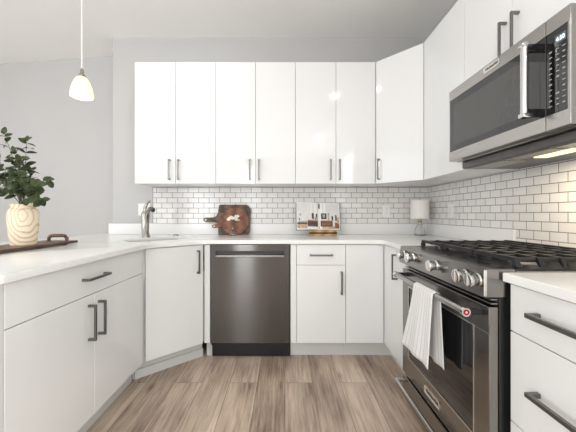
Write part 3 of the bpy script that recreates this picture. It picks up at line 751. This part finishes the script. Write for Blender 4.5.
for a, b in (((by - 0.075, by + 0.075), (bz - 0.020, bz - 0.015)), ((by - 0.075, by + 0.075), (bz + 0.015, bz + 0.020)), ((by - 0.075, by - 0.070), (bz - 0.02, bz + 0.02)), ((by + 0.070, by + 0.075), (bz - 0.02, bz + 0.02))):
    box(bm, DX - 0.003, DX + 0.0005, *a, *b)
bd = part(od, 'badge', bm, M['badge'], 'polished rectangular name badge')
part(bd, 'lettering', text_mesh('KitchenAid', 0.0255, face_minus_x(DX - 0.0016, by, bz), 0.0006), M['letters'])
# lower drawer
bm = B(); box(bm, DX, 0.722, yA, yB, 0.045, 0.168, 0.003, 2); dr = part(rg, 'drawer', bm, M['steel_h'])
bm = B(); cyl(bm, (0.640, 1.075, 0.150), (0.640, 1.755, 0.150), 0.0105, 20)
for yy in (1.085, 1.745): box(bm, 0.636, DX + 0.001, yy - 0.008, yy + 0.008, 0.142, 0.158, 0.002, 1)
part(dr, 'handle', bm, M['steel'])

# ------------------------------------------------------------------ towel over the oven handle
def towel():
    bm = B(); uvl = bm.loops.layers.uv.new('uv')
    nu, nf = 40, 44
    R = 0.0165
    path = []                       # (x offset from bar axis, z, v)  front bottom -> over -> back bottom
    rows = []
    Lf, Lb = 0.306, 0.302
    for i in range(nf + 1):
        v = i / nf
        rows.append(v)
    grid = []
    tot = Lf + PI * R + Lb
    for v in rows:
        s_ = v * tot; row = []
        for j in range(nu + 1):
            u = j / nu
            if s_ < Lf: t = (Lf - s_) / Lf; x = -R; z = -(Lf - s_); side = -1
            elif s_ < Lf + PI * R:
                a = (s_ - Lf) / R; t = 0; x = -R * math.cos(a); z = R * math.sin(a); side = 0
            else: t = (s_ - Lf - PI * R) / Lb; x = R; z = -(s_ - Lf - PI * R); side = 1
            y0, y1 = 1.272, 1.462
            if side <= 0:
                flare = t ** 1.3
                y = y0 + (y1 - y0) * u + flare * ((u - 0.0) * 0.10)
                x -= t * 0.016 + (0.0035 * t + 0.0008) * math.sin(u * 12 + 0.6 + t * 1.3) 
                z += -0.012 * flare * u
            else:
                y = y0 - 0.012 * t + (y1 - y0) * u
                x += (0.004 * t) * math.sin(u * 13) + 0.008 * t
            row.append((bm.verts.new((HXo + x, y, HZ + z)), u, v))
        grid.append(row)
    for a, b in zip(grid, grid[1:]):
        for j in range(nu):
            q = [a[j], a[j + 1], b[j + 1], b[j]]
            f_ = bm.faces.new([w_[0] for w_ in q])
            for lp, w_ in zip(f_.loops, q): lp[uvl].uv = (w_[1], w_[2])
    o = single('dish_towel', 'white towel with thin grey stripes hanging over the oven door handle', 'towel', bm, M['towel'], (HXo, 1.37, HZ))
    md = o.modifiers.new('thickness', 'SOLIDIFY'); md.thickness = 0.0025; md.offset = 0.0
    return o
towel()

# ------------------------------------------------------------------ outlets
def outlet(x, y, z, axis, gangs, label):
    o = thing('outlet', label, 'outlet', (x, y, z), 0, 'outlets on the kitchen walls')
    w2 = 0.036 * gangs if gangs == 1 else 0.058
    F = Matrix.Translation((x, y, z)) @ (Matrix.Identity(4) if axis == 'b' else Matrix.Rotation(-PI / 2, 4, 'Z'))
    bm = B(); box(bm, -w2, w2, -0.006, 0, -0.058, 0.058, 0.002, 2, F); part(o, 'cover_plate', bm, M['plastic'])
    for g in range(gangs):
        cx = 0 if gangs == 1 else (-0.024 + 0.048 * g)
        if gangs == 2 and g == 0:
            bm = B(); box(bm, cx - 0.016, cx + 0.016, -0.009, -0.0058, -0.033, 0.033, 0.002, 1, F); part(o, 'rocker_switch', bm, M['plastic']); continue
        for zz in (-0.020, 0.020):
            bm = B(); box(bm, cx - 0.016, cx + 0.016, -0.0085, -0.0058, zz - 0.014, zz + 0.014, 0.0025, 2, F); rcp = part(o, 'receptacle', bm, M['plastic'])
            bm = B()
            for sx in (-0.006, 0.006): box(bm, cx + sx - 0.001, cx + sx + 0.001, -0.0089, -0.0083, zz - 0.003, zz + 0.006, 0, 1, F)
            lathe(bm, [(0, 0), (0.002, 0), (0.002, 0.0006), (0, 0.0006)], F @ Vector((cx, -0.0084, zz - 0.008)), 10, F.to_3x3() @ Vector((0, -1, 0))); part(rcp, 'slots', bm, M['slot'])
outlet(-1.360, YB, 1.143, 'b', 2, 'white double switch and outlet plate on painted wall behind the faucet')
outlet(0.975, YB - 0.008, 1.130, 'b', 1, 'white outlet on back wall tiles left of the small lamp')
outlet(XR - 0.008, 2.51, 1.128, 'r', 1, 'white outlet on right wall tiles between lamp and microwave')

# ------------------------------------------------------------------ pendants and ceiling lights
def pendant(x, y, label):
    p = thing('pendant_lamp', label, 'lamp', (x, y, 1.898), 0, 'pendant lamps over the peninsula')
    bm = B(); prof = [(0.066, 0), (0.070, 0.004), (0.0685, 0.03), (0.062, 0.065), (0.050, 0.100), (0.036, 0.125), (0.020, 0.137), (0.018, 0.137), (0.034, 0.121), (0.047, 0.097), (0.059, 0.063), (0.0655, 0.03), (0.066, 0)]
    lathe(bm, prof, (x, y, 1.898), 36); part(p, 'lamp_shade', bm, M['pend_glass'], 'lit frosted cream glass shade')
    bm = B(); lathe(bm, [(0, 0), (0.012, 0.003), (0.021, 0.02), (0.022, 0.035), (0.014, 0.06), (0.012, 0.075), (0, 0.075)], (x, y, 1.945), 20); part(p, 'bulb', bm, M['bulb'])
    bm = B(); lathe(bm, [(0, -0.006), (0.022, -0.004), (0.023, 0.010), (0.020, 0.016), (0.013, 0.020), (0.011, 0.05), (0.004, 0.06), (0, 0.06)], (x, y, 2.033), 24); part(p, 'socket', bm, M['faucet'], 'nickel socket')
    bm = B(); cyl(bm, (x, y, 2.09), (x, y, CEIL - 0.02), 0.0045, 10); part(p, 'cord', bm, M['cord'])
    bm = B(); lathe(bm, [(0, 0), (0.055, 0), (0.055, -0.012), (0.045, -0.022), (0, -0.024)], (x, y, CEIL - 0.0005), 24); part(p, 'canopy', bm, M['faucet'])
    l = bpy.data.lights.new('pendant_light', 'POINT'); l.energy = 0.5; l.color = (1, 0.88, 0.70); l.shadow_soft_size = 0.03
    lo = bpy.data.objects.new('pendant_light', l); lo.location = (0, 0, -0.03); lo.parent = p; COL.objects.link(lo)
pendant(-1.386, 2.081, 'cream glass pendant lamp hanging over the peninsula near the wall')
pendant(-1.36, 1.30, 'cream glass pendant lamp over the peninsula nearer the viewer, seen only as a reflection')

def can(x, y, label, watts=2.0):
    p = thing('ceiling_light', label, 'ceiling light', (x, y, CEIL), 0, 'recessed ceiling lights')
    bm = B(); lathe(bm, [(0.055, -0.003), (0.056, -0.007), (0.083, -0.006), (0.086, -0.0005), (0.055, -0.0005), (0.055, -0.003)], (x, y, CEIL), 32); part(p, 'trim_ring', bm, M['plastic'])
    bm = B(); lathe(bm, [(0, -0.0035), (0.0545, -0.0035), (0.0545, -0.0008), (0, -0.0008)], (x, y, CEIL), 32); part(p, 'diffuser', bm, M['can'])
    l = bpy.data.lights.new('downlight', 'AREA'); l.shape = 'DISK'; l.size = 0.10; l.energy = watts; l.color = (1, 0.97, 0.93)
    lo = bpy.data.objects.new('downlight', l); lo.location = (0, 0, -0.012); lo.parent = p; COL.objects.link(lo)
can(0.72, 0.81, 'round recessed ceiling light in front of the stove, mirrored in a cabinet door')
can(0.73, -1.57, 'round recessed ceiling light behind the viewer, mirrored in a cabinet door')
can(-0.80, 2.22, 'round recessed ceiling light above the corner sink, mirrored in the diagonal cabinet door', 1.0)
# microwave hood lamp's own light
l = bpy.data.lights.new('hood_light', 'AREA'); l.shape = 'RECTANGLE'; l.size = 0.05; l.size_y = 0.18; l.energy = 1.6; l.color = (1, 0.80, 0.52)
lo = bpy.data.objects.new('hood_light', l); lo.location = (1.17 - 1.17, 1.305 - 1.4, 1.354 - 1.36); lo.parent = mw; COL.objects.link(lo)

# ------------------------------------------------------------------ peninsula decor
t = thing('serving_tray', 'dark walnut serving board with arched end handles under the wooden vase', 'tray', (-1.475, 1.62, CT), math.radians(0))
bm = B(); box(bm, -1.585, -1.370, 1.22, 2.02, CT + 0.006, CT + 0.022, 0.004, 2); part(t, 'board', bm, M['walnut'])
for yy in (1.26, 1.98):
    bm = B(); arch = [(-1.535, yy, CT + 0.020), (-1.533, yy, CT + 0.040), (-1.522, yy, CT + 0.052), (-1.505, yy, CT + 0.055), (-1.445, yy, CT + 0.055), (-1.428, yy, CT + 0.052), (-1.417, yy, CT + 0.040), (-1.415, yy, CT + 0.020)]
    tube(bm, arch, 0.0085, 12, 1.3); part(t, 'handle', bm, M['walnut'])
for xx in (-1.56, -1.40):
    for yy in (1.30, 1.94):
        bm = B(); lathe(bm, [(0, 0), (0.012, 0), (0.013, 0.007), (0, 0.007)], (xx, yy, CT), 14); part(t, 'foot', bm, M['rubber'])
VX, VY, VZ = -1.458, 1.70, CT + 0.0222
bm = B()
prof = [(0, 0), (0.054, 0), (0.0575, 0.004), (0.0625, 0.04), (0.0685, 0.10), (0.0715, 0.150), (0.0705, 0.178), (0.064, 0.197), (0.054, 0.206), (0.0535, 0.212), (0.058, 0.220), (0.0585, 0.226), (0.052, 0.227), (0.046, 0.216), (0.046, 0.205), (0.055, 0.190), (0.062, 0.165), (0.058, 0.09), (0.048, 0.012), (0, 0.010)]
lathe(bm, prof, (VX, VY, VZ), 48)
single('vase', 'pale swirl-grained turned wooden vase standing on the walnut serving board', 'vase', bm, M['vase_wood'], (VX, VY, VZ))

def leaf(bm, base, d, nrm, ln, wd):
    d = d.normalized(); s = d.cross(nrm).normalized(); n = s.cross(d)
    N = 7; L_, C_, R_ = [], [], []
    for i in range(N + 1):
        t = i / N
        w_ = wd * math.sin(PI * min(1, t * 0.92 + 0.06)) ** 0.75
        c = base + d * ln * t - n * ln * 0.18 * t * t
        C_.append(bm.verts.new(c)); L_.append(bm.verts.new(c + s * w_ + n * w_ * 0.18)); R_.append(bm.verts.new(c - s * w_ + n * w_ * 0.18))
    for i in range(N):
        bm.faces.new((L_[i], C_[i], C_[i + 1], L_[i + 1])); bm.faces.new((C_[i], R_[i], R_[i + 1], C_[i + 1]))
pl = thing('eucalyptus_bunch', 'bunch of dark green eucalyptus branches standing in the wooden vase', 'plant', (VX, VY, VZ + 0.225))
rim = Vector((VX, VY, VZ + 0.21))
def pix(px, py, Y): return Vector(((px - 285) * Y / 305, Y, 1.1 - (py - 214) * Y / 305))
tips = [(4, 134, 1.74), (27, 141, 1.70), (49, 180, 1.66), (41, 200, 1.60), (33, 170, 1.78), (14, 152, 1.64), (-14, 150, 1.72), (-26, 182, 1.66), (-10, 168, 1.60),
        (16, 176, 1.55), (28, 188, 1.80), (2, 192, 1.58), (20, 162, 1.84), (36, 186, 1.57), (6, 180, 1.78)]
for (px, py, Y) in tips:
    tip = pix(px, py, Y); start = rim + Vector((random.uniform(-.025, .025), random.uniform(-.025, .025), -0.03))
    top = rim + Vector(((tip.x - rim.x) * 0.22, (tip.y - rim.y) * 0.22, 0.03 + 0.25 * max(0, tip.z - rim.z)))
    mid = (top + tip) / 2 + Vector((0, 0, 0.025))
    path = smooth_path([start, top, mid, tip], 7)
    bm = B(); tube(bm, path, [0.0028 - 0.0018 * i / (len(path) - 1) for i in range(len(path))], 6)
    br = part(pl, 'branch', bm, M['stalk'])
    bm = B(); n = len(path)
    acc = 0.0; last = path[6]; cnt = 0; total = sum((path[i + 1] - path[i]).length for i in range(6, n - 1))
    step = 0.025
    for i in range(7, n):
        acc += (path[i] - path[i - 1]).length
        if acc >= step or i == n - 1:
            acc = 0; tdir = (path[i] - path[i - 1]).normalized()
            pr = i / n; size = 0.068 - 0.024 * pr
            base_a = cnt * PI / 2 + random.uniform(-.4, .4); cnt += 1
            u = tdir.orthogonal().normalized(); v = tdir.cross(u)
            for k in (0, 1):
                if random.random() < 0.06: continue
                a = base_a + k * PI; side = u * math.cos(a) + v * math.sin(a)
                dd = side * 0.9 + tdir * random.uniform(0.1, 0.7) + Vector((random.uniform(-.15, .15), random.uniform(-.15, .15), random.uniform(-.2, .25)))
                nr = (tdir * 0.6 + Vector((0.25, -0.75, 0.5)) + Vector((random.uniform(-.5, .5), random.uniform(-.5, .5), random.uniform(-.4, .5)))).normalized()
                sz = size * random.uniform(0.8, 1.1)
                leaf(bm, path[i] + side * 0.003, dd, nr, sz, sz * 0.36)
            if i == n - 1: leaf(bm, path[i], tdir, Vector((0.3, -0.8, 0.5)), 0.032, 0.011)
    if len(bm.faces): part(br, 'leaves', bm, M['leaf'])
    else: bm.free()

# ------------------------------------------------------------------ back counter decor
def lean(ybase, tilt):   # local x right, z up, y back; leaning back
    return Matrix.Translation((0, ybase, CT + 0.001)) @ Matrix.Rotation(-tilt, 4, 'X')
# rectangular board
Fm = lean(2.865, math.radians(9))
ol = [(-0.628, 0.002), (-0.345, 0.0), (-0.330, 0.03), (-0.328, 0.24), (-0.350, 0.278), (-0.375, 0.287), (-0.622, 0.287), (-0.630, 0.275), (-0.638, 0.205), (-0.655, 0.175), (-0.685, 0.163),
      (-0.755, 0.163), (-0.772, 0.152), (-0.775, 0.140), (-0.767, 0.126), (-0.745, 0.119), (-0.66, 0.117), (-0.640, 0.108), (-0.632, 0.090)]
def board(outline, hole, thick):
    bm = B()
    def loop(p):
        vs = [bm.verts.new((x, 0, z)) for x, z in p]; return [bm.edges.new((vs[i], vs[(i + 1) % len(vs)])) for i in range(len(vs))]
    es = loop(outline) + loop(hole)
    r = bmesh.ops.triangle_fill(bm, edges=es, use_beauty=True, use_dissolve=False)
    fs = [g for g in r['geom'] if isinstance(g, bmesh.types.BMFace)]
    ex = bmesh.ops.extrude_face_region(bm, geom=fs)
    bmesh.ops.translate(bm, vec=(0, thick, 0), verts=[g for g in ex['geom'] if isinstance(g, bmesh.types.BMVert)])
    bmesh.ops.recalc_face_normals(bm, faces=bm.faces)
    es = [e for e in bm.edges if len(e.link_faces) == 2 and e.calc_face_angle(0) > 1.2 and abs(e.verts[0].co.y - e.verts[1].co.y) < 1e-6]
    bmesh.ops.bevel(bm, geom=es, offset=0.002, segments=2, affect='EDGES')
    return bm
def circ(cx, cz, r, n=14): return [(cx + r * math.cos(2 * PI * k / n), cz + r * math.sin(2 * PI * k / n)) for k in range(n)]
bm = board(round_poly(ol, {i: 0.006 for i in range(len(ol))}, 3), circ(-0.754, 0.141, 0.011), 0.018)
bmesh.ops.transform(bm, matrix=Fm, verts=bm.verts)
single('cutting_board', 'large dark wooden paddle cutting board leaning on the backsplash behind the round one', 'cutting board', bm, M['board_dark'], (-0.48, 2.875, CT))
Fm = lean(2.832, math.radians(9))
cx, cz, R = -0.468, 0.129, 0.128
ol = []
for k in range(41):
    a = math.radians(188 - k * (360 - 40) / 40 + 14) if False else math.radians(165 - k * 320 / 40)
    ol.append((cx + R * math.cos(a), cz + R * math.sin(a)))
# handle on the left, low
ol += [(-0.615, 0.068), (-0.645, 0.066), (-0.668, 0.064), (-0.680, 0.074), (-0.682, 0.086), (-0.674, 0.097), (-0.655, 0.100), (-0.625, 0.104), (-0.606, 0.116)]
bm = board(ol, circ(-0.664, 0.082, 0.009), 0.016)
bmesh.ops.transform(bm, matrix=Fm, verts=bm.verts)
single('cutting_board', 'smaller round reddish cutting board with a handle, in front of the dark one', 'cutting board', bm, M['board_red'], (-0.48, 2.84, CT))
# bud vase and flower
bx, by = -0.475, 2.775
bm = B(); lathe(bm, [(0, 0), (0.034, 0), (0.037, 0.006), (0.034, 0.025), (0.022, 0.048), (0.010, 0.062), (0.009, 0.085), (0.013, 0.092), (0.0115, 0.092), (0.0075, 0.085), (0.0085, 0.062), (0.020, 0.046), (0.031, 0.025), (0.033, 0.007), (0, 0.005)], (bx, by, CT + 0.0005), 28)
single('bud_vase', 'small clear glass bud vase in front of the round cutting board', 'vase', bm, M['clear'], (bx, by, CT))
fl = thing('flower', 'cream white blossom standing in the small glass bud vase', 'flower', (bx, by, CT + 0.06))
bm = B(); tube(bm, smooth_path([(bx, by, CT + 0.03), (bx, by, CT + 0.10), (bx + 0.018, by, CT + 0.15)], 6), 0.0018, 6); part(fl, 'stem', bm, M['stalk'])
bm = B()
for k in range(22):
    a = random.uniform(0, 2 * PI); el = random.uniform(-0.3, 1.0)
    d = Vector((math.cos(a) * math.cos(el) * 1.3, math.sin(a) * math.cos(el) * 0.6, math.sin(el)))
    b0 = Vector((bx + random.uniform(-0.03, 0.045), by + random.uniform(-.01, .01), CT + 0.150 + random.uniform(-0.012, 0.02)))
    leaf(bm, b0, d, Vector((0, -1, 0.4)) + d.orthogonal() * 0.3, random.uniform(0.026, 0.042), 0.010)
part(fl, 'petals', bm, M['petal'])

# book stand + book
sy = 2.765
st = thing('book_stand', 'golden wooden cookbook stand holding the open book on the back worktop', 'book stand', (0.343, sy, CT))
bm = B(); box(bm, 0.215, 0.465, sy - 0.055, sy + 0.07, CT + 0.0005, CT + 0.016, 0.003, 2); part(st, 'base', bm, M['stand_wood'])
bm = B(); box(bm, 0.215, 0.465, sy - 0.055, sy - 0.040, CT + 0.0165, CT + 0.034, 0.003, 2); part(st, 'lip', bm, M['board_dark'], 'dark ledge')
bm = B(); box(bm, 0.218, 0.462, sy - 0.039, sy - 0.012, CT + 0.0165, CT + 0.050, 0.002, 2); part(st, 'ledge', bm, M['stand_wood'])
tl = math.radians(14)
Fm = Matrix.Translation((0.303, sy - 0.022, CT + 0.0515)) @ Matrix.Rotation(-tl, 4, 'X')
bm = B(); box(bm, -0.03, 0.11, 0.030, 0.040, 0.0, 0.19, 0.002, 1, Fm); box(bm, -0.03, 0.11, 0.030, 0.040, -0.034, 0.0, 0, 1, Matrix.Translation((0, 0.004, 0)) @ Fm); part(st, 'back_rest', bm, M['stand_wood'])
bk = thing('book', 'open cookbook with interior photographs propped on the wooden stand', 'book', (0.303, sy - 0.02, CT + 0.05))
W_, H_ = 0.198, 0.255
def pagep(x, z, off=0.0):   # curved pages: bulging near the spine
    ax = abs(x) / W_
    y = -0.012 * math.sin(PI * min(1, ax) ** 0.6) - 0.006 + 0.004 * ax + off
    return Fm @ Vector((x, y + 0.022, z + (0.010 if x < 0 else 0.0) * ax))
for sg in (-1, 1):
    bm = B(); N = 12; fr, bk_ = [], []
    for i in range(N + 1):
        x = sg * W_ * i / N
        fr.append((bm.verts.new(pagep(x, 0.004)), bm.verts.new(pagep(x, H_))))
        q0 = Fm @ Vector((x, 0.0275, 0.004)); q1 = Fm @ Vector((x, 0.0275, H_ + (0.010 if sg < 0 else 0) * i / N)); bk_.append((bm.verts.new(q0), bm.verts.new(q1)))
    for i in range(N):
        bm.faces.new((fr[i][0], fr[i + 1][0], fr[i + 1][1], fr[i][1])); bm.faces.new((bk_[i][0], bk_[i][1], bk_[i + 1][1], bk_[i + 1][0]))
        bm.faces.new((fr[i][0], bk_[i][0], bk_[i + 1][0], fr[i + 1][0])); bm.faces.new((fr[i][1], fr[i + 1][1], bk_[i + 1][1], bk_[i][1]))
    bm.faces.new((fr[N][0], bk_[N][0], bk_[N][1], fr[N][1])); bm.faces.new((fr[0][0], fr[0][1], bk_[0][1], bk_[0][0]))
    pg = part(bk, 'page_block', bm, M['page'])
    # printed photograph: flat ink on the page
    mats = [M['page_wall'], M['p_dark'], M['p_brown'], M['p_tan'], M['p_grey']]
    if sg < 0:
        inks = [(-0.195, -0.005, 0.02, 0.25, 0), (-0.19, -0.10, 0.012, 0.05, 3), (-0.192, -0.10, 0.05, 0.064, 1), (-0.18, -0.10, 0.064, 0.078, 4), (-0.175, -0.165, 0.085, 0.105, 1), (-0.17, -0.155, 0.13, 0.15, 4),
                (-0.098, -0.003, 0.03, 0.085, 2), (-0.092, -0.01, 0.04, 0.075, 1), (-0.06, -0.04, 0.10, 0.155, 1), (-0.035, -0.006, 0.09, 0.12, 4), (-0.022, -0.008, 0.12, 0.15, 1), (-0.098, -0.003, 0.085, 0.092, 3)]
    else:
        inks = [(0.003, 0.19, 0.02, 0.245, 0), (0.003, 0.19, 0.012, 0.035, 3), (0.02, 0.13, 0.032, 0.082, 1), (0.03, 0.12, 0.04, 0.072, 2), (0.02, 0.13, 0.082, 0.090, 3), (0.025, 0.075, 0.10, 0.155, 1), (0.04, 0.06, 0.115, 0.145, 4),
                (0.085, 0.10, 0.09, 0.16, 4), (0.12, 0.135, 0.09, 0.13, 1), (0.155, 0.168, 0.085, 0.14, 1), (0.15, 0.19, 0.02, 0.07, 2), (0.17, 0.19, 0.06, 0.12, 3), (0.003, 0.015, 0.20, 0.245, 1)]
    bm = B()
    for q, (a, b, z0, z1, mi) in enumerate(inks):
        n = 5; off = -0.0004 - 0.0002 * q
        for i in range(n):
            xa = a + (b - a) * i / n; xb = a + (b - a) * (i + 1) / n
            f_ = bm.faces.new([bm.verts.new(p_) for p_ in (pagep(xa, z0, off), pagep(xb, z0, off), pagep(xb, z1, off), pagep(xa, z1, off))]); f_.material_index = mi
    part(pg, 'printed_photo', bm, mats)
bm = B(); box(bm, -W_ - 0.005, W_ + 0.005, 0.0278, 0.0298, 0.0, H_ + 0.004, 0.0008, 1, Fm); part(bk, 'cover', bm, M['cover'], 'dark book cover')

# table lamp
lx, ly = 1.238, 2.80
tl = thing('table_lamp', 'small table lamp with a cream drum shade and clear glass base in the corner', 'lamp', (lx, ly, CT))
bm = B(); lathe(bm, [(0.080, 0), (0.0805, 0), (0.080, 0.168), (0.0785, 0.168), (0.0785, 0.166), (0.079, 0.002), (0.080, 0)], (lx, ly, 1.058), 48)
lathe(bm, [(0.010, 0.160), (0.0785, 0.160), (0.0785, 0.1585), (0.010, 0.1585), (0.010, 0.160)], (lx, ly, 1.058), 48)
part(tl, 'lamp_shade', bm, M['linen'])
bm = B(); lathe(bm, [(0, 0), (0.044, 0), (0.048, 0.006), (0.046, 0.03), (0.040, 0.055), (0.030, 0.085), (0.014, 0.105), (0.012, 0.115), (0.010, 0.115), (0.0115, 0.104), (0.0275, 0.084), (0.0375, 0.054), (0.0435, 0.03), (0.0455, 0.008), (0.042, 0.004), (0, 0.004)], (lx, ly, CT + 0.0005), 32); part(tl, 'base', bm, M['clear'], 'clear glass base')
bm = B(); lathe(bm, [(0, 0), (0.014, 0), (0.015, 0.010), (0.012, 0.016), (0.013, 0.045), (0.008, 0.055), (0.004, 0.06), (0.004, 0.185), (0.011, 0.186), (0.011, 0.19), (0, 0.19)], (lx, ly, CT + 0.116), 20); part(tl, 'socket', bm, M['brass'], 'dark brass socket')
